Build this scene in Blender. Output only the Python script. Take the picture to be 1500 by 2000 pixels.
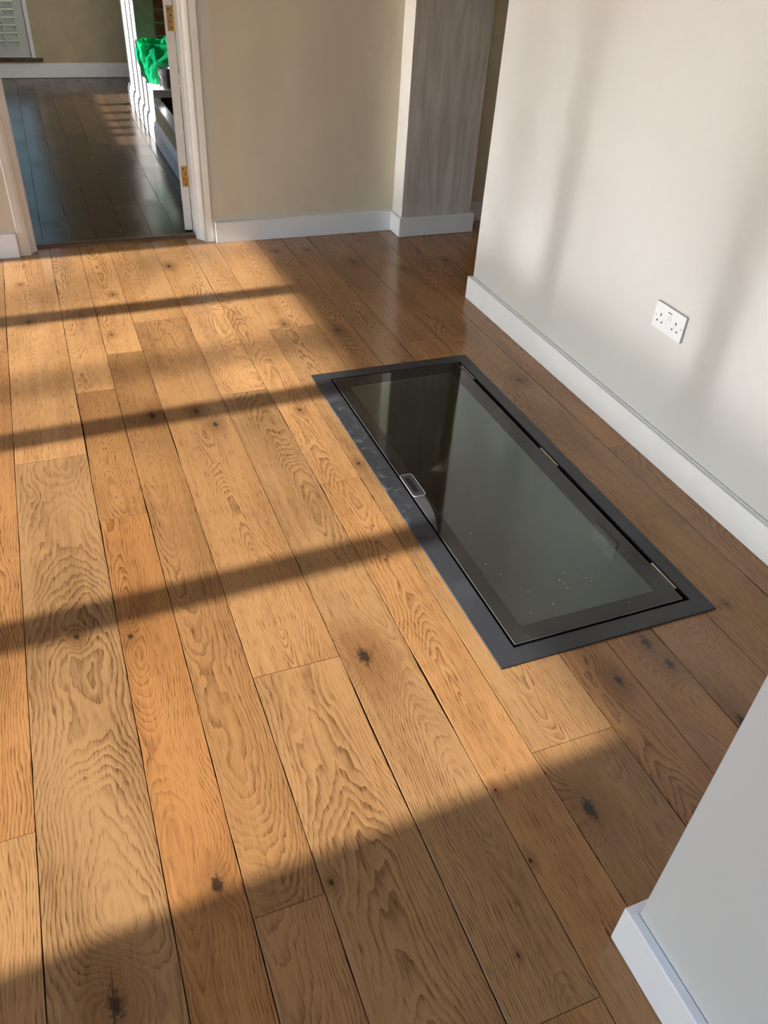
import bpy, bmesh, math, random
from mathutils import Vector, Matrix, noise
C = bpy.context.scene
for o in list(bpy.data.objects): bpy.data.objects.remove(o)
COL = C.collection
PI = math.pi

# ------------------------------------------------------------------ camera
YAW, PITCH, ROLL, FPX = 0.42078287, 0.66009568, 0.07169888, 1549.11
cy, sy, cp, sp = math.cos(YAW), math.sin(YAW), math.cos(PITCH), math.sin(PITCH)
F = Vector((sy*cp, cy*cp, -sp)); Rv = Vector((cy, -sy, 0)); U = Rv.cross(F)
cr, sr = math.cos(ROLL), math.sin(ROLL)
R2 = cr*Rv + sr*U; U2 = -sr*Rv + cr*U
cam = bpy.data.cameras.new('camera'); camo = bpy.data.objects.new('camera', cam); COL.objects.link(camo)
cam.sensor_fit = 'HORIZONTAL'; cam.sensor_width = 36; cam.lens = 36*FPX/1500
cam.clip_start = 0.02
M = Matrix((R2, U2, -F)).transposed().to_4x4(); M.translation = Vector((0, 0, 1.5))
camo.matrix_world = M
C.camera = camo

# ------------------------------------------------------------------ world, sun, exposure
SUN_EL, SLOPE = math.radians(20), 0.045
w = bpy.data.worlds.new('sky'); C.world = w; w.use_nodes = True
nt = w.node_tree; bg = nt.nodes['Background']
sky = nt.nodes.new('ShaderNodeTexSky'); sky.sky_type = 'NISHITA'; sky.sun_disc = False
sky.sun_elevation = SUN_EL; sky.sun_rotation = math.radians(-90+2.6)
sky.air_density = 1.0; sky.dust_density = .25; sky.ozone_density = 2.0
nt.links.new(sky.outputs[0], bg.inputs[0]); bg.inputs[1].default_value = 0.62
sl = bpy.data.lights.new('sun', 'SUN'); sl.energy = 12.5; sl.angle = math.radians(0.53); sl.color = (1, .965, .915)
so = bpy.data.objects.new('sun', sl); COL.objects.link(so); so.location = (-8, 1, 5)
d = Vector((math.cos(SUN_EL), SLOPE*math.cos(SUN_EL), -math.sin(SUN_EL)))
so.rotation_euler = d.to_track_quat('-Z', 'Y').to_euler()
vs = C.view_settings; vs.view_transform = 'Standard'; vs.look = 'None'; vs.gamma = 1; vs.use_curve_mapping = False
vs.exposure = 0.26
C.cycles.sample_clamp_indirect = 120; C.cycles.blur_glossy = 0.05        # keep the sun's gloss off the oiled floor and the glass crisp on the walls

# ------------------------------------------------------------------ material helpers
class NT:
    def __init__(s, name):
        s.m = bpy.data.materials.new(name); s.m.use_nodes = True; s.t = s.m.node_tree
        s.b = s.t.nodes['Principled BSDF']
    def n(s, typ, **k):
        x = s.t.nodes.new('ShaderNode'+typ)
        for a, v in k.items(): setattr(x, a, v)
        return x
    def set(s, sock, v):
        if v is None: return
        if isinstance(v, bpy.types.NodeSocket): s.t.links.new(v, sock)
        else: sock.default_value = v
    def math(s, op, a, b=None, c=None, clamp=False):
        x = s.n('Math', operation=op); x.use_clamp = clamp
        s.set(x.inputs[0], a); s.set(x.inputs[1], b); s.set(x.inputs[2], c)
        return x.outputs[0]
    def vmath(s, op, a, b=None, out=0):
        x = s.n('VectorMath', operation=op); s.set(x.inputs[0], a); s.set(x.inputs[1], b); return x.outputs[out]
    def comb(s, x, y, z=0.0):
        c = s.n('CombineXYZ'); s.set(c.inputs[0], x); s.set(c.inputs[1], y); s.set(c.inputs[2], z); return c.outputs[0]
    def sep(s, v):
        c = s.n('SeparateXYZ'); s.set(c.inputs[0], v); return c.outputs
    def noise(s, v, scale=5., detail=2., rough=.5, dist=0.):
        x = s.n('TexNoise'); s.set(x.inputs['Vector'], v); x.inputs['Scale'].default_value = scale
        x.inputs['Detail'].default_value = detail; x.inputs['Roughness'].default_value = rough
        x.inputs['Distortion'].default_value = dist
        return x.outputs['Fac']
    def mix(s, f, a, b, blend='MIX'):
        x = s.n('Mix', data_type='RGBA', blend_type=blend)
        s.set(x.inputs[0], f); s.set(x.inputs[6], a); s.set(x.inputs[7], b); return x.outputs[2]
    def rng(s, v, a, b, c=0., d=1., smooth=False):
        x = s.n('MapRange'); x.clamp = True
        if smooth: x.interpolation_type = 'SMOOTHSTEP'
        s.set(x.inputs[0], v); s.set(x.inputs[1], a); s.set(x.inputs[2], b); s.set(x.inputs[3], c); s.set(x.inputs[4], d)
        return x.outputs[0]
    def bump(s, h, strength=.3, dist=.002):
        x = s.n('Bump'); s.set(x.inputs['Height'], h); x.inputs['Strength'].default_value = strength
        x.inputs['Distance'].default_value = dist; s.t.links.new(x.outputs[0], s.b.inputs['Normal'])
    def obj(s): return s.n('TexCoord').outputs['Object']
    def attr(s, name, out='Vector'):
        x = s.n('Attribute', attribute_name=name); return x.outputs[out]
    def B(s, **k):
        for a, v in k.items(): s.set(s.b.inputs[a.replace('_', ' ')], v)
def rgb(r, g, b): return (r, g, b, 1)

def plain(name, col, rough=.5, metal=0., spec=.5, var=.04, scale=8., bump=0.):
    t = NT(name); o = t.obj(); f = t.noise(o, scale, 3)
    c2 = tuple(min(1, c*(1-var*4)) for c in col[:3])+(1,)
    t.B(Base_Color=t.mix(t.rng(f, .35, .7), rgb(*col[:3]), c2), Roughness=rough, Metallic=metal, Specular_IOR_Level=spec)
    if bump: t.bump(t.noise(o, scale*6, 4), bump, .001)
    return t.m

def oak(name, light, dark, knotcol, rough0=.34, contrast=1.0, bump=.1):
    t = NT(name); o = t.obj()
    seed = t.attr('grain', 'Vector'); sx, sy_, sz = t.sep(seed)        # x: random offset, y: pith distance, z: slope
    x, y, z = t.sep(o)
    tone = t.attr('tone', 'Color')
    off = t.comb(t.math('MULTIPLY', sx, 13.7), t.math('MULTIPLY', sx, 5.3), 0.)
    p = t.vmath('ADD', o, off)
    pc = t.sep(p)
    # slow wander of the grain
    n1 = t.math('SUBTRACT', t.noise(t.comb(t.math('MULTIPLY', pc[0], 5.), t.math('MULTIPLY', pc[1], 1.5)), 1., 2.), .5)
    n2 = t.math('SUBTRACT', t.noise(t.comb(t.math('MULTIPLY', pc[0], 22.), t.math('MULTIPLY', pc[1], 7.), 3.), 1., 3.), .5)
    n3 = t.math('SUBTRACT', t.noise(t.comb(0., t.math('MULTIPLY', pc[1], 1.6), 9.), 1., 1.), .5)
    xx = t.math('ADD', x, t.math('MULTIPLY', n1, .10))
    xx = t.math('ADD', xx, t.math('MULTIPLY', t.math('SUBTRACT', t.math('FRACT', t.math('MULTIPLY', sx, 7.13)), .5), .11))
    v = t.math('MULTIPLY_ADD', y, sz, sy_)
    v = t.math('ADD', v, t.math('MULTIPLY', n3, .16))
    r = t.math('SQRT', t.math('ADD', t.math('MULTIPLY', xx, xx), t.math('MULTIPLY', v, v)))
    r = t.math('ADD', r, t.math('MULTIPLY', n2, .018))
    core = None
    for kn in ('knot_first', 'knot_second'):
        k = t.attr(kn, 'Vector'); kx, ky, kr = t.sep(k)
        dx = t.math('SUBTRACT', x, kx); dy = t.math('MULTIPLY', t.math('SUBTRACT', y, ky), .62)
        dd = t.math('SQRT', t.math('ADD', t.math('MULTIPLY', dx, dx), t.math('MULTIPLY', dy, dy)))
        q = t.math('DIVIDE', dd, t.math('MAXIMUM', kr, .0001))
        g = t.math('EXPONENT', t.math('MULTIPLY', t.math('MULTIPLY', q, q), -.16))
        g = t.math('MULTIPLY', g, t.math('GREATER_THAN', kr, .0005))
        r = t.math('ADD', r, t.math('MULTIPLY', g, t.math('MULTIPLY', kr, 2.2)))
        qn = t.math('ADD', q, t.math('MULTIPLY_ADD', t.math('SUBTRACT', t.noise(o, 95., 3.), .5), 1.3, t.math('MULTIPLY', n2, 1.0)))
        cc = t.rng(qn, .25, .95, 1., 0., True)
        halo = t.rng(qn, .5, 4.4, .55, 0., True)
        # a drying crack running out of the knot
        cr_ = t.math('MULTIPLY', t.rng(t.math('ABSOLUTE', t.math('ADD', dx, t.math('MULTIPLY', n2, .02))), .0007, .002, 1., 0.), t.rng(t.math('ABSOLUTE', dy), t.math('MULTIPLY', kr, .6), t.math('MULTIPLY', kr, 1.6), 1., 0.))
        cr_ = t.math('MULTIPLY', cr_, t.math('GREATER_THAN', kr, .0125))
        cc = t.math('MAXIMUM', cc, cr_)
        g2 = t.math('GREATER_THAN', kr, .0005)
        cc = t.math('MULTIPLY', cc, g2); halo = t.math('MULTIPLY', halo, g2)
        core = cc if core is None else t.math('MAXIMUM', core, cc)
        hal = halo if kn == 'knot_first' else t.math('MAXIMUM', hal, halo)
    # growth rings
    ph = t.math('FRACT', t.math('DIVIDE', r, .0054))
    ring = t.math('POWER', ph, 2.2)
    ring = t.math('MULTIPLY', ring, t.rng(ph, .93, 1., 1., 0.))
    ph2 = t.math('MULTIPLY_ADD', t.math('SINE', t.math('MULTIPLY', r, 2100.)), .5, .5)
    zone = t.rng(t.noise(t.comb(t.math('MULTIPLY', pc[0], 9.), t.math('MULTIPLY', pc[1], 1.2), 5.), 1., 2.), .35, .65, .25, 1.)
    ring = t.math('MULTIPLY', ring, zone)
    # pores: short dark dashes along the board
    pore = t.noise(t.comb(t.math('MULTIPLY', pc[0], 520.), t.math('MULTIPLY', pc[1], 20.)), 1., 1.)
    pore = t.rng(pore, .50, .70)
    pore = t.math('MULTIPLY', pore, t.rng(ring, 0., .5, .35, 1.))
    streak = t.noise(t.comb(t.math('MULTIPLY', pc[0], 90.), t.math('MULTIPLY', pc[1], 1.8), 2.), 1., 3.)
    patch = t.noise(t.comb(t.math('MULTIPLY', pc[0], 7.), t.math('MULTIPLY', pc[1], 2.4), 7.), 1., 3.)
    f = t.math('MULTIPLY_ADD', ring, .52*contrast, t.math('MULTIPLY', ph2, .07*contrast))
    f = t.math('ADD', f, t.math('MULTIPLY', pore, .55*contrast))
    f = t.math('ADD', f, t.math('MULTIPLY', t.math('SUBTRACT', streak, .5), .5*contrast))
    f = t.math('ADD', f, t.math('MULTIPLY', t.math('SUBTRACT', patch, .5), .8*contrast), None, True)
    c = t.mix(f, light, dark)
    c = t.mix(1., c, tone, 'MULTIPLY')
    c = t.mix(hal, c, rgb(light[0]*.42, light[1]*.33, light[2]*.28))
    c = t.mix(t.math('MULTIPLY', core, .93), c, knotcol)
    rg = t.rng(t.noise(o, 3., 3), .3, .7, rough0-.04, rough0+.08)
    t.B(Base_Color=c, Roughness=rg, Specular_IOR_Level=.5)
    if bump: t.bump(t.math('MULTIPLY_ADD', f, -1., t.math('MULTIPLY', core, -1.5)), bump, .0004)
    return t.m

M_OAK = oak('oiled_oak', rgb(.355, .187, .074), rgb(.098, .038, .012), rgb(.024, .015, .010), .17, 1.25, .07)
M_OAKD = oak('dark_oak', rgb(.085, .050, .030), rgb(.05, .027, .016), rgb(.01, .006, .004), .22, .12, 0)
M_SUB = plain('joint_shadow', (.022, .014, .009), .9)

# right wall: smooth warm white emulsion
t = NT('white_emulsion'); o = t.obj()
t.B(Base_Color=t.mix(t.rng(t.noise(o, 1.3, 3), .35, .7), rgb(.61, .62, .62), rgb(.585, .595, .595)), Roughness=.55, Specular_IOR_Level=.3)
t.bump(t.noise(o, 90, 3), .08, .001); M_WALL = t.m
# far wall: beige emulsion over old paint, cream cut-in band with a wavy brushed edge beside the casing
t = NT('beige_emulsion'); o = t.obj(); x, y, z = t.sep(o)
edge = t.math('ADD', t.math('MULTIPLY', t.math('SUBTRACT', t.noise(t.comb(0., 0., t.math('MULTIPLY', z, 4.)), 1., 3.), .5), .07), .835)
band = t.math('MULTIPLY', t.math('MULTIPLY', t.rng(x, edge, t.math('ADD', edge, .004), 1., 0.), t.rng(z, .14, .3, 0., 1.)), t.math('GREATER_THAN', x, .5))
low = t.math('ADD', .112, t.math('MULTIPLY', t.noise(t.comb(t.math('MULTIPLY', x, 9.), 0., 0.), 1., 3.), .012))
band = t.math('MAXIMUM', band, t.rng(z, low, t.math('ADD', low, .003), 1., 0.))
base = t.mix(t.rng(t.noise(t.comb(t.math('MULTIPLY', x, 2.5), y, t.math('MULTIPLY', z, .8)), 1.5, 4), .3, .7), rgb(.76, .68, .53), rgb(.68, .60, .475))
t.B(Base_Color=t.mix(band, base, rgb(.70, .67, .58)), Roughness=.6, Specular_IOR_Level=.3)
t.bump(t.noise(t.comb(t.math('MULTIPLY', x, 30.), y, t.math('MULTIPLY', z, 5.)), 1., 4), .25, .002); M_BEIGE = t.m
# pier front: bare grey-brown skim with trowel streaks; its side takes a separate white
t = NT('skimmed_plaster'); o = t.obj(); x, y, z = t.sep(o)
st = t.noise(t.comb(t.math('MULTIPLY', x, 22.), 0., t.math('MULTIPLY', z, 2.2)), 1., 5., .6, .6)
t.B(Base_Color=t.mix(t.rng(st, .36, .66), rgb(.50, .47, .43), rgb(.70, .67, .63)), Roughness=.7, Specular_IOR_Level=.2)
t.bump(st, .3, .002); M_SKIM = t.m
M_TRIM = plain('white_gloss', (.86, .885, .93), .28, var=.01)
M_CASING = plain('white_satin', (.87, .84, .81), .32, var=.015)
M_CEIL = plain('ceiling_paint', (.82, .81, .78), .8, var=.01)
M_OLIVE = plain('olive_beige_emulsion', (.52, .42, .25), .65, var=.03)
M_BRICK = plain('red_brick', (.24, .065, .035), .85, var=.1, scale=30, bump=.5)
M_MORTAR = plain('limewash_plaster', (.42, .44, .30), .9, var=.05, scale=14, bump=.6)
M_WHITEPL = plain('white_plaster', (.80, .78, .74), .7, var=.02, bump=.3)
M_METAL = None
t = NT('anthracite_metal'); o = t.obj(); x, y, z = t.sep(o)
# plaster dust and smears on the side nearest the room
dn = t.noise(o, 22, 5, .65, .6)
du = t.math('MULTIPLY', t.rng(dn, .53, .60), t.math('MULTIPLY', t.rng(x, -.27, -.33, 0., 1.), t.math('MULTIPLY', t.rng(y, -.25, -.05), t.rng(y, .75, .45))))
sm = t.rng(t.noise(o, 6, 4, .6, 1.5), .55, .6, 0., .35)
cc = t.mix(sm, rgb(.028, .031, .036), rgb(.045, .049, .057))
t.B(Base_Color=t.mix(t.math('MULTIPLY', du, .65), cc, rgb(.12, .125, .135)), Roughness=t.math('MULTIPLY_ADD', du, .3, .36), Metallic=0., Specular_IOR_Level=.4)
t.bump(t.noise(o, 900, 1), .15, .0003); M_METAL = t.m
M_BLACK = plain('black_rubber', (.006, .006, .006), .5, spec=.3)
M_STEEL = plain('hinge_steel', (.52, .50, .46), .38, 1.0)
M_RIM = plain('pale_edge_seal', (.11, .11, .105), .4)
M_BRASS = plain('paint_spattered_brass', (.62, .42, .16), .35, .8, var=.1, scale=90)
M_SCREW = plain('dark_screw', (.10, .06, .025), .5, .6)
M_PVC = plain('white_plastic', (.80, .83, .88), .25, var=.005)
M_DARKH = plain('socket_shutter', (.008, .009, .012), .6, spec=.2)
M_RED = plain('red_indicator', (.25, .05, .06), .4)
M_TIMBER = plain('sill_timber', (.10, .055, .03), .5, var=.1, scale=20)
M_LOUV = plain('louvre_paint', (.62, .60, .54), .45, var=.01)
M_STONE = plain('patio_stone', (.32, .29, .25), .9, var=.05)
M_LEAF = plain('leaf_green', (.05, .09, .03), .6)
M_BARK = plain('bark', (.10, .075, .05), .9)
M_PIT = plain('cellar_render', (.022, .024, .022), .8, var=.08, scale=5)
M_TIN = plain('tin_plate', (.60, .62, .66), .25, 1.0, var=.06, scale=25)
# pane: real glass, slightly grey-green
t = NT('toughened_glass')
fr = t.n('Fresnel'); fr.inputs[0].default_value = 1.52
trn = t.n('BsdfTransparent'); trn.inputs[0].default_value = rgb(.72, .80, .77)
gls = t.n('BsdfGlossy'); gls.inputs[0].default_value = rgb(.90, 1, .965); gls.inputs['Roughness'].default_value = .06
mx = t.n('MixShader'); t.set(mx.inputs[0], t.math('MULTIPLY', fr.outputs[0], 2.1, None, True)); t.t.links.new(trn.outputs[0], mx.inputs[1]); t.t.links.new(gls.outputs[0], mx.inputs[2])
t.t.links.new(mx.outputs[0], t.t.nodes['Material Output'].inputs[0]); M_GLASS = t.m
t = NT('black_enamel_under_glass'); o = t.obj()
t.B(Base_Color=t.mix(t.rng(t.noise(o, 9, 4), .5, .7), rgb(.012, .011, .010), rgb(.02, .019, .018)), Roughness=.05, Specular_IOR_Level=.5); M_ENAMEL = t.m
t = NT('green_polythene'); o = t.obj()
t.B(Base_Color=rgb(.01, .50, .22), Roughness=.22, Transmission_Weight=.0)
tr = t.n('BsdfTranslucent'); tr.inputs[0].default_value = rgb(.02, .70, .32)
mx = t.n('MixShader'); mx.inputs[0].default_value = .45
out = t.t.nodes['Material Output']
t.t.links.new(t.b.outputs[0], mx.inputs[1]); t.t.links.new(tr.outputs[0], mx.inputs[2]); t.t.links.new(mx.outputs[0], out.inputs[0]); M_BAG = t.m

# ------------------------------------------------------------------ mesh helpers
def link(name, me, parent=None, loc=None):
    o = bpy.data.objects.new(name, me); COL.objects.link(o)
    if loc is not None: o.location = loc
    if parent: o.parent = parent
    return o
def empty(name, loc=(0, 0, 0), rz=0):
    o = bpy.data.objects.new(name, None); COL.objects.link(o); o.location = loc; o.rotation_euler = (0, 0, rz); o.empty_display_size = .05
    return o
def tag(o, label, cat, group=None):
    o['label'] = label; o['category'] = cat
    if group: o['group'] = group
    return o
def box(bm, x0, x1, y0, y1, z0, z1, mi=0):
    vs_ = [bm.verts.new(p) for p in ((x0, y0, z0), (x1, y0, z0), (x1, y1, z0), (x0, y1, z0), (x0, y0, z1), (x1, y0, z1), (x1, y1, z1), (x0, y1, z1))]
    fs = []
    for f in ((0, 3, 2, 1), (4, 5, 6, 7), (0, 1, 5, 4), (1, 2, 6, 5), (2, 3, 7, 6), (3, 0, 4, 7)):
        q = bm.faces.new([vs_[i] for i in f]); q.material_index = mi; fs.append(q)
    return fs
def finish(name, bm, mats, parent=None, loc=(0, 0, 0), bevel=0, seg=2, smooth=False):
    if bevel:
        bmesh.ops.bevel(bm, geom=[e for e in bm.edges if len(e.link_faces) == 2 and e.calc_face_angle(0) > .5], offset=bevel, segments=seg, affect='EDGES', profile=.5)
    me = bpy.data.meshes.new(name); bm.to_mesh(me); bm.free()
    for m in (mats if isinstance(mats, (list, tuple)) else [mats]): me.materials.append(m)
    if smooth:
        for p in me.polygons: p.use_smooth = True
    return link(name, me, parent, loc)
def boxes(name, bl, mats, parent=None, loc=(0, 0, 0), bevel=0, structure=False, **k):
    bm = bmesh.new()
    for b in bl: box(bm, *b)
    o = finish(name, bm, mats, parent, loc, bevel, **k)
    if structure: o['kind'] = 'structure'
    return o
def cyl(bm, c, r, h, n=24, axis='z', r2=None, cap=True):
    r2 = r if r2 is None else r2
    A = {'z': (Vector((1, 0, 0)), Vector((0, 1, 0)), Vector((0, 0, 1))), 'x': (Vector((0, 1, 0)), Vector((0, 0, 1)), Vector((1, 0, 0))), 'y': (Vector((0, 0, 1)), Vector((1, 0, 0)), Vector((0, 1, 0)))}[axis]
    c = Vector(c)
    lo = [bm.verts.new(c+A[0]*r*math.cos(2*PI*i/n)+A[1]*r*math.sin(2*PI*i/n)) for i in range(n)]
    hi = [bm.verts.new(c+A[0]*r2*math.cos(2*PI*i/n)+A[1]*r2*math.sin(2*PI*i/n)+A[2]*h) for i in range(n)]
    for i in range(n): bm.faces.new((lo[i], lo[(i+1) % n], hi[(i+1) % n], hi[i]))
    if cap: bm.faces.new(lo[::-1]); bm.faces.new(hi)
def prism(bm, pts, a0, a1, axis='z'):
    """extrude a 2-D outline: axis z uses (x,y), axis y uses (x,z), axis x uses (y,z)"""
    def P(p, a): return (p[0], p[1], a) if axis == 'z' else ((p[0], a, p[1]) if axis == 'y' else (a, p[0], p[1]))
    lo = [bm.verts.new(P(p, a0)) for p in pts]; hi = [bm.verts.new(P(p, a1)) for p in pts]; n = len(pts)
    for i in range(n): bm.faces.new((lo[i], lo[(i+1) % n], hi[(i+1) % n], hi[i]))
    bm.faces.new(lo[::-1]); bm.faces.new(hi)
    bmesh.ops.recalc_face_normals(bm, faces=bm.faces)

def tube(bm, pts, r, n=8, r1=None):
    rows = []
    for i, p in enumerate(pts):
        tdir = (pts[min(i+1, len(pts)-1)]-pts[max(i-1, 0)]).normalized()
        a = tdir.cross(Vector((.13, .97, .2))).normalized(); b = tdir.cross(a)
        rr = r if r1 is None else r+(r1-r)*i/(len(pts)-1)
        rows.append([bm.verts.new(p+a*rr*math.cos(2*PI*k/n)+b*rr*math.sin(2*PI*k/n)) for k in range(n)])
    for q0, q1 in zip(rows, rows[1:]):
        for k in range(n): bm.faces.new((q0[k], q0[(k+1) % n], q1[(k+1) % n], q1[k]))
    bm.faces.new(rows[0][::-1]); bm.faces.new(rows[-1])

# ------------------------------------------------------------------ the setting: dimensions (metres)
XW, XE, YN, YF, YB, H = -4.70, 1.80, -2.2, 4.205, 8.74, 2.42
HX0, HX1, HY0, HY1 = .832, 1.504, 1.082, 2.652          # hatch flange, outer

# floor substrate with a hole for the hatch shaft
cx0, cx1, cy0, cy1 = .88, 1.465, 1.125, 2.61
floor = boxes('floor', [(XW, cx0, YN, 4.31, -.05, -.0145), (cx1, 3.2, YN, 4.31, -.05, -.0145), (cx0, cx1, YN, cy0, -.05, -.0145), (cx0, cx1, cy1, 4.31, -.05, -.0145)], M_SUB, structure=True)

# knots seen in the photograph: world x, y, radius
KN = []
def wp(px, py):
    d_ = R2*((px-750)/FPX) - U2*((py-1000)/FPX) + F
    t_ = -1.5/d_.z
    return d_.x*t_, d_.y*t_
for px, py, r in ((57, 629, .018), (298, 812, .019), (384, 804, .015), (421, 829, .014), (555, 633, .012), (712, 1282, .026), (255, 1243, .009), (150, 1245, .010),
                  (425, 1727, .014), (342, 1537, .007), (225, 1965, .026), (1152, 1580, .020), (1210, 1330, .014), (1308, 1296, .016), (1347, 1396, .013), (1384, 1384, .015),
                  (1452, 1410, .022), (648, 1722, .006), (1036, 1681, .006), (968, 1542, .006), (903, 1348, .006), (1012, 1866, .004), (690, 512, .020), (1014, 742, .017), (870, 508, .012),
                  (790, 525, .013), (660, 645, .014), (1168, 910, .005), (330, 520, .015), (40, 556, .008), (220, 575, .009), (218, 654, .008), (600, 1215, .010), (585, 800, .009),
                  (1262, 1255, .018), (600, 488, .010), (540, 490, .010), (740, 1030, .006), (273, 1108, .007), (90, 790, .008), (700, 905, .009), (1420, 1180, .006), (1330, 900, .005)):
    x_, y_ = wp(px, py); KN.append((x_, y_, r))

rnd = random.Random(7)
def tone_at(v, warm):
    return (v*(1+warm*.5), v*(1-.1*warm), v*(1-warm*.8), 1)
def plank(x0, x1, y0, y1, mat, gap=.0030, cut=None, tone=None, z=0., seedr=None, name='plank', par=None, top=0.0):
    """one floorboard with hand-worn edges; the grain attributes travel on the mesh"""
    rr = seedr or rnd
    cx_, cy_ = (x0+x1)/2, (y0+y1)/2
    n = max(4, int((y1-y0)/.045)); sd = rr.random()*50
    ys = [y0+.0006+(y1-y0-.0012)*i/n for i in range(n+1)]
    if cut: ys = sorted(set([q for q in ys if abs(q-cut[2]) > .01 and abs(q-cut[3]) > .01]+[cut[2]-.0001, cut[2], cut[3], cut[3]+.0001]))
    def wear(y, s):
        v = noise.noise(Vector((y*9, sd+s*7, 0)))
        u = noise.noise(Vector((y*2.3, sd+s*3, 5)))
        return gap*(.28+max(0, v)*.55) + max(0, u-.28)*gap*2.2
    L, Rr = [], []
    for y in ys:
        a, b = x0+wear(y, 0), x1-wear(y, 1)
        if cut and cut[2] <= y <= cut[3]:
            if cut[0] <= x0 + .02: a = cut[1]
            else: b = cut[0]
        L.append(a); Rr.append(b)
    bm = bmesh.new(); rows = []
    lip = .0005
    for y, a, b in zip(ys, L, Rr):
        zz = top
        rows.append([bm.verts.new((a-cx_, y-cy_, -.014)), bm.verts.new((a-cx_, y-cy_, zz-lip)), bm.verts.new((a+lip-cx_, y-cy_, zz)),
                     bm.verts.new((b-lip-cx_, y-cy_, zz)), bm.verts.new((b-cx_, y-cy_, zz-lip)), bm.verts.new((b-cx_, y-cy_, -.014))])
    for r0, r1 in zip(rows, rows[1:]):
        for i in range(5): bm.faces.new((r0[i], r0[i+1], r1[i+1], r1[i]))
    bm.faces.new(rows[0][::-1]); bm.faces.new(rows[-1])
    me = bpy.data.meshes.new(name); bm.to_mesh(me); bm.free(); me.materials.append(mat)
    nv = len(me.vertices)
    ks = sorted([(kx-cx_, ky-cy_, kr) for kx, ky, kr in KN if x0 < kx < x1 and y0 < ky < y1], key=lambda k: -k[2])[:2]
    if not ks and rr.random() < .35 and mat is M_OAK and x1 < -.3: ks = [(rr.uniform(-.3, .3)*(x1-x0), rr.uniform(-.4, .4)*(y1-y0), rr.uniform(.006, .015))]
    while len(ks) < 2: ks.append((9., 9., 0.))
    g = (rr.random()*30, rr.uniform(.0, .10), rr.choice((-1, 1))*rr.uniform(.02, .075))
    if y1 > 3.6 and -.3 < x0 < .9 and mat is M_OAK: tone = tone_at(rr.uniform(1.32, 1.5), -.03)  # far boards are paler; the stronger sun there is also put into their tone
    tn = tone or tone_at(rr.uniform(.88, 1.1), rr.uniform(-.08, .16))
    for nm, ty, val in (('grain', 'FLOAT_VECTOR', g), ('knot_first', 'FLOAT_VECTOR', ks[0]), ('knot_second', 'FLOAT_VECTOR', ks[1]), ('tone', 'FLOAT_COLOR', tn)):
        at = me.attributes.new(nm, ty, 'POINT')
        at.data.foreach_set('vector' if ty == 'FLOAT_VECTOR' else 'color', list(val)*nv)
    return link(name, me, par or floor, (cx_, cy_, z+rr.uniform(-.0003, .0003)))

XB = [-.467, -.25, -.03, .109, .249, .469, .645, .784, 1.001, 1.142, 1.285, 1.467, 1.685, 1.82, 2.04, 2.18, 2.36, 2.58, 2.72, 2.94, 3.2]
J = {0: [3.154, 1.013], 1: [2.344], 2: [2.757, 1.976], 3: [3.039, .701], 4: [3.308, 1.254], 5: [2.603, .364], 6: [1.961], 7: [3.10, .844], 8: [], 9: [3.297], 10: [2.833], 11: [3.104], 12: [1.868]}
while XB[0] > XW: XB.insert(0, max(XW, XB[0]-rnd.choice((.14, .18, .22)))); J = {k+1: v for k, v in J.items()}
shift = len(XB)-21
TN = {(0, 0): (1.0, -.05), (1, 0): (1.02, -.10), (1, 1): (.98, -.1), (2, 1): (.93, .22), (2, 2): (.92, .1), (3, 1): (.96, 0), (4, 0): (1.0, .18), (4, 1): (1.0, -.05), (5, 1): (.98, .1), (7, 0): (1.08, -.05)}
for i in range(len(XB)-1):
    x0, x1 = XB[i], XB[i+1]; k = i-shift
    js = J.get(i)
    if js is None:
        a = rnd.uniform(-1, 0); js = []
        while a < 3.8: a += rnd.uniform(1.2, 2.1); js.append(a)
        if k == 8: js = []
    ends = [YN]+sorted(q for q in js if YN+.3 < q < 4.1)+[4.29]
    if k >= 0 and ends[1]-ends[0] > 2.4: ends.insert(1, ends[0]+rnd.uniform(.5, 1.4))
    for q, (y0, y1) in enumerate(zip(ends, ends[1:])):
        tn = TN.get((k, q)); tn = tone_at(*tn) if tn else None
        cut = None; segs = [(y0, y1)]
        if x1 > cx0-.01 and x0 < cx1+.01 and y0 < cy1 and y1 > cy0:
            if x0 >= cx0 and x1 <= cx1+.005: segs = [s for s in ((y0, cy0), (cy1, y1)) if s[1]-s[0] > .03]
            elif x0 < cx0: cut = (cx0, 9, cy0, cy1) if y0 < cy0 and y1 > cy1 else (cx0, 9, max(cy0, y0), min(cy1, y1))
        for s in segs: plank(x0, x1, s[0], s[1], M_OAK, cut=cut, tone=tn)

# ------------------------------------------------------------------ walls of the room
BH, BT = .105, .02
wall_right = boxes('wall_right', [(XE, XE+.12, .43, 3.19, 0, H)], M_WALL, structure=True, bevel=.004)
def skirting(name, x0, x1, y0, y1, h=BH, mat=None, z0=0, parent=None, b=.004):
    o_ = boxes(name, [(x0, x1, y0, y1, z0+.001, h)], mat or M_TRIM, bevel=b)
    o_['kind'] = 'structure'; return o_
skirting('baseboard_right', XE-BT, XE-.0005, .45, 3.207)
# caulk line on top of the right skirting
boxes('trim_1', [(XE-.006, XE+.0, .45, 3.19, BH, BH+.004)], M_WALL, structure=True)
# far wall with the doorway
DX0, DX1 = -.088, .707
wall_far = boxes('wall_far', [(XW, -.12, YF, 4.345, 0, H), (.74, 1.80, YF, 4.345, 0, H), (-.12, .74, YF, 4.345, 2.05, H), (2.1, 3.3, 4.24, 4.345, 0, H)], M_BEIGE, structure=True)
skirting('baseboard_far', .795, 1.782, YF-BT-.008, YF-.0005)
skirting('baseboard_left', -4.6, -.170, YF-BT, YF-.0005, h=.115, b=.007)
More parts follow.
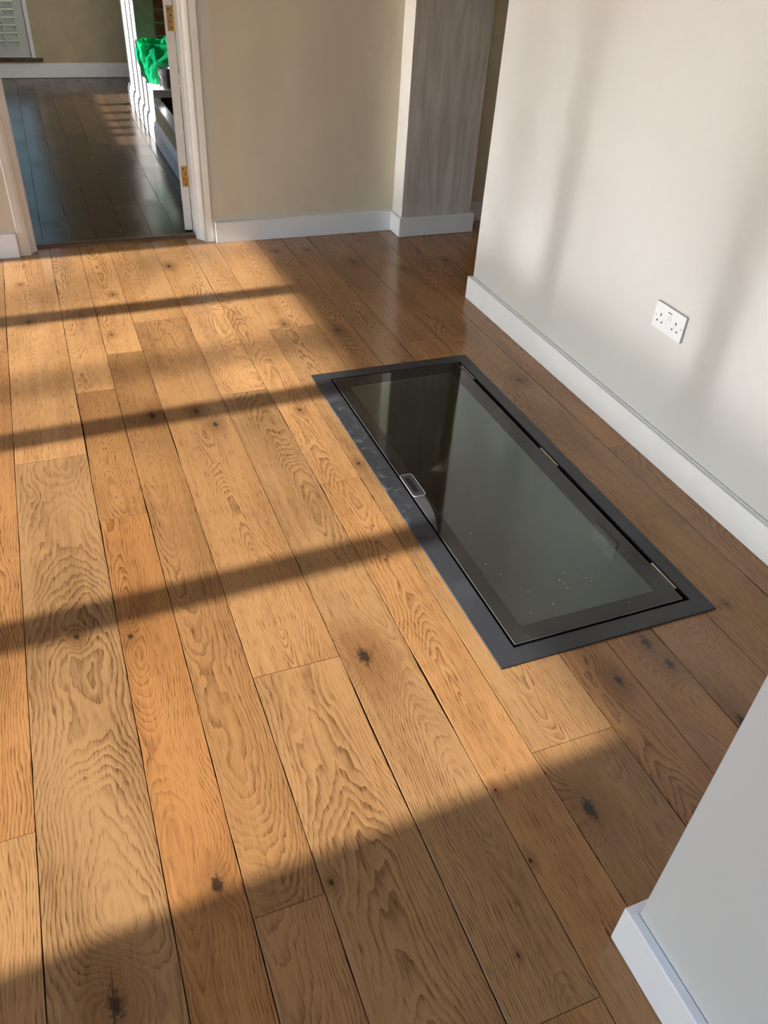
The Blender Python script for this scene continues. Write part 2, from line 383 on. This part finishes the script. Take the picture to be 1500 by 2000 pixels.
# the projecting pier between the far wall and the passage
bm = bmesh.new(); fs = box(bm, XE, 2.222, 4.072, 4.345, 0, H); fs[5].material_index = 1
o_ = finish('wall_pier', bm, [M_SKIM, M_WHITEPL], bevel=0); o_['kind'] = 'structure'
bm = bmesh.new(); prism(bm, [(XE-BT, 4.205), (XE-BT, 4.050), (2.242, 4.050), (2.242, 4.24), (2.2225, 4.24), (2.2225, 4.0715), (XE-.0005, 4.0715), (XE-.0005, 4.205)], .001, BH)
o_ = finish('baseboard_pier', bm, M_TRIM, bevel=.004); o_['kind'] = 'structure'
skirting('baseboard_passage', 2.243, 3.2, 4.22, 4.2395)
boxes('wall_passage', [(3.2, 3.3, .43, 4.24, 0, H)], M_BEIGE, structure=True)
# near nib wall at lower right with its skirting wrapping round the corner
wall_nib = boxes('wall_nib', [(.738, 3.2, YN, .425, 0, H)], M_WALL, structure=True, bevel=.006)
bm = bmesh.new(); prism(bm, [(.7185, YN+.01), (.7185, .444), (1.79, .444), (1.79, .4255), (.7375, .4255), (.7375, YN+.01)], .001, .112)
o_ = finish('baseboard_nib', bm, M_TRIM, bevel=.003); o_['kind'] = 'structure'
boxes('wall_near', [(XW, .738, YN-.12, YN, 0, H)], M_WALL, structure=True)
# garden wall of the room: wide opening divided by three door mullions (outside the frame; it shapes the sunlight)
W0, W1 = .555, 3.935
left = [(XW-.12, XW, YN, W0, 0, H), (XW-.12, XW, W1, YF, 0, H), (XW-.12, XW, W0, W1, 2.11, H)]
boxes('wall_left', left, M_WALL, structure=True)
wf = boxes('window_1', [(XW-.09, XW-.03, W0, W1, 0, .06)], M_TRIM, structure=True)
for yc in (1.372, 2.285, 3.24): boxes('mullion', [(XW-.09, XW-.03, yc-.055, yc+.055, .06, 2.11)], M_TRIM, parent=wf)
# ceiling, with an unseen opening added over the camera side for more sky light
RLX0, RLX1, RLY0, RLY1 = -2.6, -.2, -1.7, .2
boxes('ceiling', [(XW-.1, RLX0, YN-.1, 4.345, H, H+.15), (RLX1, 3.3, YN-.1, 4.345, H, H+.15), (RLX0, RLX1, YN-.1, RLY0, H, H+.15), (RLX0, RLX1, RLY1, 4.345, H, H+.15), (-1.65, 3.3, 4.345, YB+.2, H, H+.15)], M_CEIL, structure=True)

# ------------------------------------------------------------------ doorway: lining, architraves, threshold, door leaf
def architrave(name, xi, s):
    # profile in plan: x offset from the opening outward, y of the face
    pr = [(0, 4.262), (.006, 4.252), (.014, 4.249), (.016, 4.240), (.024, 4.232), (.027, 4.224), (.036, 4.219), (.040, 4.208), (.046, 4.204), (.072, 4.200), (.076, 4.205), (.076, 4.262)]
    bm = bmesh.new(); prism(bm, [(xi+s*a, b) for a, b in pr], .001, 2.10)
    o_ = finish(name, bm, M_CASING, bevel=0); o_['kind'] = 'structure'
architrave('trim_2', DX1, 1); architrave('trim_3', DX0, -1)
boxes('trim_4', [(DX0-.03, DX0, 4.2625, 4.345, .001, 2.05), (DX1+.001, DX1+.032, 4.2625, 4.345, .001, 2.05), (DX0-.03, DX1+.03, 4.2625, 4.345, 2.02, 2.05)], M_CASING, structure=True)
bm = bmesh.new(); prism(bm, [(4.291, .0005), (4.293, .007), (4.303, .012), (4.335, .012), (4.346, .006), (4.347, .0005)], DX0+.001, DX1-.001, 'x')
thr = finish('trim_5', bm, None, bevel=0); thr.data.materials.clear()
thr.data.materials.append(plain('threshold_oak', (.16, .085, .045), .3, var=.08, scale=18)); thr['kind'] = 'structure'
# door leaf stands open into the next room, seen on its hinge edge
boxes('trim_8', [(.7060, .785, 4.3455, 4.362, .001, 2.1)], M_CASING, structure=True, bevel=.002)
door = empty('door_1', (.7035, 4.3635, .016), -math.radians(8.6)); door['kind'] = 'structure'
bm = bmesh.new(); box(bm, -.040, 0, 0, .76, 0, 1.98)
finish('door_leaf', bm, M_CASING, door, bevel=.003)
bm = bmesh.new()
for a, b in ((.12, .60), (.75, 1.30), (1.40, 1.88)):
    for c_, e in ((.10, .35), (.42, .66)):
        box(bm, -.0415, -.0395, c_, e, a, b)
finish('door_panel', bm, M_CASING, door, bevel=.0006)
for zc in (.275, .976):
    bm = bmesh.new(); box(bm, -.030, -.0005, -.0022, 0, zc-.051, zc+.051)
    hg = finish('hinge', bm, M_BRASS, door, bevel=.0006)
    bm = bmesh.new(); cyl(bm, (.003, -.004, zc-.051), .0045, .102, 10)
    finish('hinge_knuckle', bm, M_BRASS, hg)
    for q in range(4):
        bm = bmesh.new(); cyl(bm, (-.011-(q % 2)*.009, -.0035, zc-.038+q*.025), .0038, .0013, 10, 'y')
        finish('screw', bm, M_SCREW, hg)

# ------------------------------------------------------------------ the room beyond
floor2 = boxes('floor_beyond', [(-2.6, 2.6, 4.31, YB, -.05, -.0145)], M_SUB, structure=True)
xs2 = [-.47, -.335, -.195, -.055, .077, .207, .350, .490, .620, .750, .885]
rb = random.Random(3)
sv = floor
for i in range(len(xs2)-1):
    a = 4.347; cuts = []
    y_ = a+rb.uniform(.6, 1.8)
    while y_ < YB-.4: cuts.append(y_); y_ += rb.uniform(1.2, 2.0)
    e = [a]+cuts+[YB]
    for y0, y1 in zip(e, e[1:]): plank(xs2[i], xs2[i+1], y0, y1, M_OAKD, seedr=rb, par=floor2, tone=tone_at(rb.uniform(.8, 1.15), rb.uniform(-.2, .1)), gap=.002)
for xa in [-2.6+.1775*i for i in range(12)]+[.885+.171*i for i in range(10)]: plank(xa, xa+(.1775 if xa < 0 else .171), 4.347, YB, M_OAKD, seedr=rb, par=floor2)
boxes('wall_back', [(-2.6, -.95, YB, YB+.12, 0, H), (.150, 2.6, YB, YB+.12, 0, H), (-.95, .150, YB, YB+.12, 0, .135), (-.95, .150, YB, YB+.12, 2.0, H)], M_OLIVE, structure=True)
# stepped skirting along the back wall
bm = bmesh.new(); prism(bm, [(YB-.0005, .004), (YB-.02, .004), (YB-.02, .092), (YB-.014, .096), (YB-.014, .106), (YB-.006, .118), (YB-.0005, .120)], -2.5, .945, 'x')
o_ = finish('baseboard_back', bm, M_CASING); o_['kind'] = 'structure'
WX = -1.55
boxes('wall_beyond_left', [(WX-.1, WX, 4.345, 6.15, 0, H), (WX-.1, WX, 7.88, YB, 0, H), (WX-.1, WX, 6.15, 7.88, 0, .745), (WX-.1, WX, 6.15, 7.88, 1.70, H)], M_OLIVE, structure=True)
w2 = boxes('window_2', [(WX-.09, WX-.03, 6.15, 7.88, .746, .775)], M_TRIM, structure=True)
for yc in (6.44, 6.66, 6.90, 7.16, 7.46): boxes('mullion', [(WX-.09, WX-.04, yc-.045, yc+.045, .775, 1.70)], M_TRIM, parent=w2)
boxes('wall_beyond_right', [(2.6, 2.7, 4.345, YB, 0, H)], M_OLIVE, structure=True)
# window with plantation shutter in the back wall
w3 = empty('window_3', (0, YB, 0)); w3['kind'] = 'structure'
boxes('window_frame', [(-.95, .150, .02, .10, .16, .20), (.118, .150, .0, .10, .16, 2.0), (-.95, -.92, .0, .10, .16, 2.0), (-.95, .150, .0, .10, 1.96, 2.0)], M_CASING, w3, bevel=.002)
boxes('window_sill', [(-1.0, .208, -.035, .10, .131, .158)], M_TIMBER, w3, bevel=.003)
boxes('shutter_frame', [(.035, .1175, .015, .045, .17, 1.95), (-.90, -.85, .015, .045, .17, 1.95), (-.85, .035, .015, .045, .17, .235), (-.85, .035, .015, .045, 1.88, 1.95)], M_LOUV, w3, bevel=.002)
nl = 27
for q in range(nl):
    zc = .258+q*.060
    bm = bmesh.new(); a = math.radians(45); c_, s_ = math.cos(a), math.sin(a)
    pr = [(-.036, 0), (-.02, .004), (.02, .004), (.036, 0), (.02, -.004), (-.02, -.004)]
    prism(bm, [(.030+u*c_-v_*s_, zc+u*s_+v_*c_) for u, v_ in pr], -.849, .034, 'x')
    finish('louvre', bm, M_LOUV, w3)
boxes('tilt_rod', [(-.072, -.062, -.012, -.002, .24, 1.85)], M_LOUV, w3, bevel=.001)
pane = boxes('glass_pane', [(-.92, .118, .075, .079, .2, 1.96)], M_GLASS, w3)

# chimney breast, hearth block, dwarf wall, skirting (all lit from the window opposite)
chim = boxes('wall_chimney', [(.822, 2.6, 6.80, 7.60, 0, H), (.952, 2.6, 7.60, YB, 0, H)], M_WHITEPL, structure=True, bevel=.006)
boxes('plaster_face', [(.824, .955, 6.788, 6.80, .345, 2.4)], M_MORTAR, parent=chim, bevel=.003)
boxes('mortar_bed', [(.955, 1.9, 6.792, 6.80, .345, 1.3)], M_MORTAR, parent=chim)
rk = random.Random(5)
for row in range(11):
    z0 = .36+row*.082; xo = .962 + (0 if row % 2 else -.0)
    x = xo if row % 2 else xo+.0
    lens = ([.105] if row % 2 else [.215])+[.215]*3
    for Lb in lens:
        j = rk.uniform(-.003, .003)
        boxes('brick', [(x, x+Lb-.012, 6.778+j, 6.7915, z0+rk.uniform(-.002, .002), z0+.066)], M_BRICK, parent=chim, bevel=.003, seg=1)
        x += Lb
hearth = boxes('trim_6', [(.822, .872, 6.26, 6.7995, .001, .345), (.872, 1.9, 6.27, 6.7995, .30, .345), (.822, 1.9, 6.24, 6.26, .300, .345)], M_WHITEPL, structure=True, bevel=.003)
for row in range(4):
    x = .873
    for q in range(4):
        boxes('brick', [(x, x+.20, 6.42, 6.50, .002+row*.073, .066+row*.073)], M_BRICK, parent=hearth, bevel=.003, seg=1); x += .212
boxes('hearth_back', [(.873, 1.9, 6.50, 6.52, .001, .299)], M_MORTAR, parent=hearth)
boxes('wall_dwarf', [(.822, .872, 4.75, 6.2395, .001, .262)], M_OLIVE, structure=True, bevel=.002)
boxes('trim_7', [(.818, .878, 4.75, 6.2395, .2625, .276)], M_CASING, structure=True, bevel=.002)
bm = bmesh.new(); prism(bm, [(.8215, .004), (.802, .004), (.802, .115), (.807, .12), (.807, .134), (.816, .150), (.8215, .152)], 4.75, 7.62, 'y')
o_ = finish('baseboard_beyond', bm, M_TRIM); o_['kind'] = 'structure'

# green polythene bag standing open on the hearth
bm = bmesh.new(); nA, nZ = 56, 22; rows = []
for k in range(nZ+1):
    s = k/nZ; out_ = s <= .62
    u = s/.62 if out_ else 1-(s-.62)/.38*.75
    z = .004+.262*u
    if not out_: z -= .004
    sc = (.80+.42*math.sin(min(1, u)*1.75)**.8) if u > 0 else .8
    if not out_: sc -= .05
    row = []
    for i in range(nA):
        a = 2*PI*i/nA; ca, sa = math.cos(a), math.sin(a)
        e = .55; ex = math.copysign(abs(ca)**e, ca); ey = math.copysign(abs(sa)**e, sa)
        px_, py_ = ex*.115*sc, ey*.12*sc
        nn = noise.noise(Vector((ca*2.2, sa*2.2, u*2.6+(0 if out_ else 8))))*.030 + noise.noise(Vector((ca*6, sa*6, u*6)))*.013
        zz = z + (noise.noise(Vector((ca*3, sa*3, 3)))*.03*u if u > .6 else 0)
        row.append(bm.verts.new((px_*(1+nn*6), py_*(1+nn*6), zz)))
    rows.append(row)
for r0, r1 in zip(rows, rows[1:]):
    for i in range(nA): bm.faces.new((r0[i], r0[(i+1) % nA], r1[(i+1) % nA], r1[i]))
bm.faces.new(rows[0][::-1]); bm.faces.new(rows[-1])
bag = finish('plastic_bag', bm, M_BAG, loc=(.925, 6.545, .3455))
tag(bag, 'crumpled bright green plastic bag standing open on the white hearth ledge', 'bag')

# paint tin beside it
tin = empty('paint_tin', (.930, 6.318, .3455)); tag(tin, 'small silver paint tin on the hearth ledge in front of the green bag', 'tin')
bm = bmesh.new(); cyl(bm, (0, 0, .004), .049, .112, 32); finish('body', bm, M_TIN, tin, smooth=False)
bm = bmesh.new(); cyl(bm, (0, 0, 0), .0515, .006, 32); finish('base_rim', bm, M_TIN, tin)
bm = bmesh.new()
ro, ri = .052, .042
for n_ in range(32):
    a0, a1 = 2*PI*n_/32, 2*PI*(n_+1)/32
    vsr = [bm.verts.new((r_*math.cos(a_), r_*math.sin(a_), z_)) for a_ in (a0, a1) for r_, z_ in ((ro, .116), (ro, .124), (ri, .124), (ri, .116))]
    for q in range(4): bm.faces.new((vsr[q], vsr[(q+1) % 4], vsr[4+(q+1) % 4], vsr[4+q]))
bmesh.ops.remove_doubles(bm, verts=bm.verts, dist=1e-5); bmesh.ops.recalc_face_normals(bm, faces=bm.faces)
finish('top_rim', bm, M_TIN, tin)
bm = bmesh.new(); cyl(bm, (0, 0, .1165), .0415, .0015, 24); finish('lid', bm, plain('dark_tin_lid', (.05, .05, .055), .4, .5), tin)
pts = [Vector((.0505*math.cos(a), -.012-.045*math.sin(a), .105-.05*math.sin(a))) for a in [PI*i/14 for i in range(15)]]
bm = bmesh.new(); tube(bm, pts, .0014, 6); finish('handle', bm, M_STEEL, tin)

# ------------------------------------------------------------------ the glazed floor hatch
HX, HY = (HX0+HX1)/2, (HY0+HY1)/2
hatch = empty('floor_hatch', (HX, HY, 0))
tag(hatch, 'glazed floor hatch in a flat black metal frame set into the oak floor', 'hatch')
IX0, IX1, IY0, IY1 = .896, 1.456, 1.133, 2.600
def L(x, y): return (x-HX, y-HY)
def ring(bm, o4, i4, z0, z1):
    (ax0, ax1, ay0, ay1), (bx0, bx1, by0, by1) = o4, i4
    O = [(ax0, ay0), (ax1, ay0), (ax1, ay1), (ax0, ay1)]; I = [(bx0, by0), (bx1, by0), (bx1, by1), (bx0, by1)]
    v = [[bm.verts.new((*L(*p), z)) for p in pts_] for pts_, z in ((O, z0), (O, z1), (I, z1), (I, z0))]
    for a in range(4):
        for i in range(4): bm.faces.new((v[a][i], v[a][(i+1) % 4], v[(a+1) % 4][(i+1) % 4], v[(a+1) % 4][i]))
    bmesh.ops.recalc_face_normals(bm, faces=bm.faces)
bm = bmesh.new(); ring(bm, (HX0, HX1, HY0, HY1), (IX0, IX1, IY0, IY1), .0006, .0065); finish('frame', bm, M_METAL, hatch, bevel=.0012)
bm = bmesh.new(); ring(bm, (IX0, IX1, IY0, IY1), (IX0+.0015, IX1-.0015, IY0+.0015, IY1-.0015), -.06, -.001)
finish('upstand', bm, M_BLACK, hatch)
bm = bmesh.new(); ring(bm, (IX0+.0045, IX1-.0045, IY0+.0045, IY1-.0045), (IX0+.03, IX1-.045, IY0+.03, IY1-.03), -.06, -.030)
finish('rebate', bm, M_BLACK, hatch)
GX0, GX1, GY0, GY1 = .9045, 1.438, 1.1425, 2.591
CX0, CX1, CY0, CY1 = .949, 1.380, 1.194, 2.522
GT = .005
# lid: glass slab, black enamel margin, dark edge channel
bm = bmesh.new(); box(bm, CX0+.0002-HX, CX1-.0002-HX, CY0+.0002-HY, CY1-.0002-HY, GT-.0006, GT); finish('glass_pane', bm, M_GLASS, hatch)
# enamel margin: a ring with a notch for the pull plate
HPX, HPY0, HPY1 = .947, 1.803, 1.919
bm = bmesh.new()
ring(bm, (GX0, GX1, GY0, GY1), (CX0, CX1, CY0, CY1), -.005, GT); finish('enamel_margin', bm, M_ENAMEL, hatch, bevel=.0008)
bm = bmesh.new(); ring(bm, (GX0-.003, GX1+.003, GY0-.003, GY1+.003), (GX0-.0003, GX1+.0003, GY0-.0003, GY1+.0003), -.03, -.004); finish('edge_channel', bm, M_BLACK, hatch)
bm = bmesh.new(); ring(bm, (GX0-.0005, GX1+.0005, GY0-.0005, GY1+.0005), (GX0+.0012, GX1-.0012, GY0+.0012, GY1-.0012), GT-.001, GT+.0004); finish('edge_seal', bm, M_RIM, hatch)
# finger pull: plate with an oval slot
def rr_out(x0, x1, y0, y1, r, n=6):
    P_ = []
    for cx__, cy__, a0 in ((x1-r, y1-r, 0), (x0+r, y1-r, 90), (x0+r, y0+r, 180), (x1-r, y0+r, 270)):
        for i in range(n+1): a = math.radians(a0+90*i/n); P_.append((cx__+r*math.cos(a), cy__+r*math.sin(a)))
    return P_
def ring2(bm, O, I, z0, z1):
    n = len(O)
    v = [[bm.verts.new((*L(*p), z)) for p in pts_] for pts_, z in ((O, z0), (O, z1), (I, z1), (I, z0))]
    for a in range(4):
        for i in range(n): bm.faces.new((v[a][i], v[a][(i+1) % n], v[(a+1) % 4][(i+1) % n], v[(a+1) % 4][i]))
    bmesh.ops.recalc_face_normals(bm, faces=bm.faces)
pull_o = rr_out(.9053, .9465, 1.800, 1.919, .010); pull_i = rr_out(.9155, .9355, 1.820, 1.902, .0095)
bm = bmesh.new(); ring2(bm, pull_o, pull_i, GT, GT+.0022); pull = finish('finger_pull', bm, M_METAL, hatch, bevel=.0003)
bm = bmesh.new(); prism(bm, [L(*p) for p in pull_i], GT+.0001, GT+.0005); finish('slot', bm, M_BLACK, pull)
bm = bmesh.new(); ring2(bm, rr_out(.9040, .9482, 1.7985, 1.9205, .011), rr_out(.9052, .9466, 1.7999, 1.9191, .010), GT, GT+.0024); finish('rim', bm, plain('pale_rim', (.42, .42, .40), .35), pull)
# curved, tapering grey plate on the margin behind the pull
pts = [(.9045, 1.797)]+[(.9045+.036*(1-(q/10)**2.2), 1.797-.175*(q/10)) for q in range(11)]
bm = bmesh.new(); prism(bm, [L(*p) for p in pts], GT, GT+.0012); finish('curved_plate', bm, plain('plate_grey', (.06, .064, .07), .5), pull)
for ya, yb in ((2.452, 2.566), (1.820, 1.934), (1.184, 1.297)):
    bm = bmesh.new(); cyl(bm, (1.4475-HX, ya-HY, .0005), .0052, yb-ya, 14, 'y')
    hh = finish('hinge', bm, M_STEEL, hatch, smooth=False)
    bm = bmesh.new(); box(bm, 1.4405-HX, 1.4545-HX, ya+.002-HY, yb-.002-HY, -.012, -.004); finish('hinge_leaf', bm, M_METAL, hh)
# dust specks on the glass
rs = random.Random(11); bm = bmesh.new()
for q in range(26):
    x_ = rs.uniform(.96, 1.37); y_ = rs.uniform(1.15, 2.45) if q > 12 else rs.uniform(1.15, 1.45); r_ = rs.uniform(.0006, .0016)
    cyl(bm, (x_-HX, y_-HY, GT+.0001), r_, .0004, 7)
sp_ = finish('dust_specks', bm, plain('plaster_dust', (.6, .6, .58), .9), hatch); sp_['kind'] = 'stuff'
# shaft below and its timber steps
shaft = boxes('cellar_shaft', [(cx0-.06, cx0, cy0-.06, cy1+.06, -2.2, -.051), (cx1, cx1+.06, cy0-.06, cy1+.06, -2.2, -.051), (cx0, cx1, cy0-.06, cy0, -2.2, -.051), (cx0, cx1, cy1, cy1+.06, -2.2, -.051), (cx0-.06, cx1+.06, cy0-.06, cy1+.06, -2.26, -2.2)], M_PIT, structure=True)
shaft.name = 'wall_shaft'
steps = empty('cellar_steps', (1.17, 1.6, -2.199)); tag(steps, 'dark cellar steps dimly seen beneath the glass of the floor hatch', 'stairs')
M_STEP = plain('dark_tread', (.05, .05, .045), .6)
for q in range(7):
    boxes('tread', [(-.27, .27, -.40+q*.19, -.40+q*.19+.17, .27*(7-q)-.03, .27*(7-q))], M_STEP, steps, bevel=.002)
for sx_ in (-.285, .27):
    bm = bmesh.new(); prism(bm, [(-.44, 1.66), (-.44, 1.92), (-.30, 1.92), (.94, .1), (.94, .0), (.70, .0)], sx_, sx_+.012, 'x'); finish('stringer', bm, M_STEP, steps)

# ------------------------------------------------------------------ double socket on the right wall
sock = empty('wall_socket', (XE, 1.868, .467)); tag(sock, 'white double plug socket on the right wall above the skirting', 'socket')
# local: u = distance from the plate's far (left in view) edge in mm, v = from the top in mm
def uv(u, v): return (.073-u/1000, .043-v/1000)
bm = bmesh.new(); box(bm, -.0045, -.0002, -.0722, .0722, -.0422, .0422)
finish('backing_rim', bm, plain('grey_rim', (.42, .38, .36), .5), sock, bevel=.001)
bm = bmesh.new(); box(bm, -.0105, -.0045, -.073, .073, -.043, .043); finish('plate', bm, M_PVC, sock, bevel=.0012)
def holes(u, v, w_, h_, name, mat, d=.0004, bev=0):
    y_, z_ = uv(u, v); bm = bmesh.new(); box(bm, -.0105-d, -.0104, y_-w_/2000, y_+w_/2000, z_-h_/2000, z_+h_/2000); return finish(name, bm, mat, sock, bevel=bev)
for u0 in (33, 109):
    holes(u0, 36, 4.4, 9, 'pin_hole', M_DARKH); holes(u0-11.5, 58.5, 6, 5, 'pin_hole', M_DARKH); holes(u0+11.5, 58.5, 6, 5, 'pin_hole', M_DARKH)
for u0 in (10, 136):
    y_, z_ = uv(u0, 43); bm = bmesh.new(); cyl(bm, (-.0110, y_, z_), .0028, .0006, 12, 'x'); finish('screw', bm, plain('screw_head', (.45, .45, .46), .35, .8), sock)
for u0 in (67.5, 77.5):
    y_, z_ = uv(u0, 27); bm = bmesh.new()
    prism(bm, [(-.0106, z_+.0105), (-.0106, z_-.0105), (-.0138, z_-.0105), (-.0116, z_+.0105)], y_-.0037, y_+.0037, 'y'); swt = finish('switch', bm, M_PVC, sock)
    bm = bmesh.new(); box(bm, -.0125, -.0107, y_-.0034, y_+.0034, z_+.0106, z_+.0135); finish('indicator', bm, M_RED, swt)

# ------------------------------------------------------------------ outside the left doors: paving and a bare garden tree that softens the sun
ground = boxes('ground', [(-40, XW-.12, -14, 24, -.25, -.15)], M_STONE, structure=True)
rt = random.Random(21)
def limb(bm, p, dirv, ln, r, depth):
    n = 6; pts = [p]; dv = dirv.normalized()
    for k in range(n):
        dv = (dv+Vector((rt.uniform(-.1, .1), rt.uniform(-.16, .16), rt.uniform(-.08, .12)))).normalized(); pts.append(pts[-1]+dv*ln/n)
    tube(bm, pts, r, 7, r*.55)
    if depth:
        for k in (3, 5):
            s_ = rt.choice((-1, 1)); limb(bm, pts[k], dv*.6+Vector((rt.uniform(-.3, .3), s_*rt.uniform(.4, 1.), rt.uniform(.0, .6))), ln*rt.uniform(.35, .55), r*.45, depth-1)
bm = bmesh.new()
TX, TY = -25, 1.72
tube(bm, [Vector((TX, TY-.25, -.2)), Vector((TX, TY-.15, 3)), Vector((TX+.1, TY-.02, 6)), Vector((TX, TY, 8.4)), Vector((TX, TY+.05, 9.4)), Vector((TX, TY+.2, 11.5))], .13, 10, .03)
for k, (z_, sd_) in enumerate(((4.4, 1), (5.2, -1), (6.0, 1), (6.8, -1), (7.4, 1), (7.9, -1), (8.4, 1), (8.9, -1), (9.3, 1))):
    limb(bm, Vector((TX, TY, z_)), Vector((rt.uniform(-.3, .3), sd_, .75)), 3.0-.22*k, .05-.003*k, 2)
finish('tree', bm, M_BARK, ground)
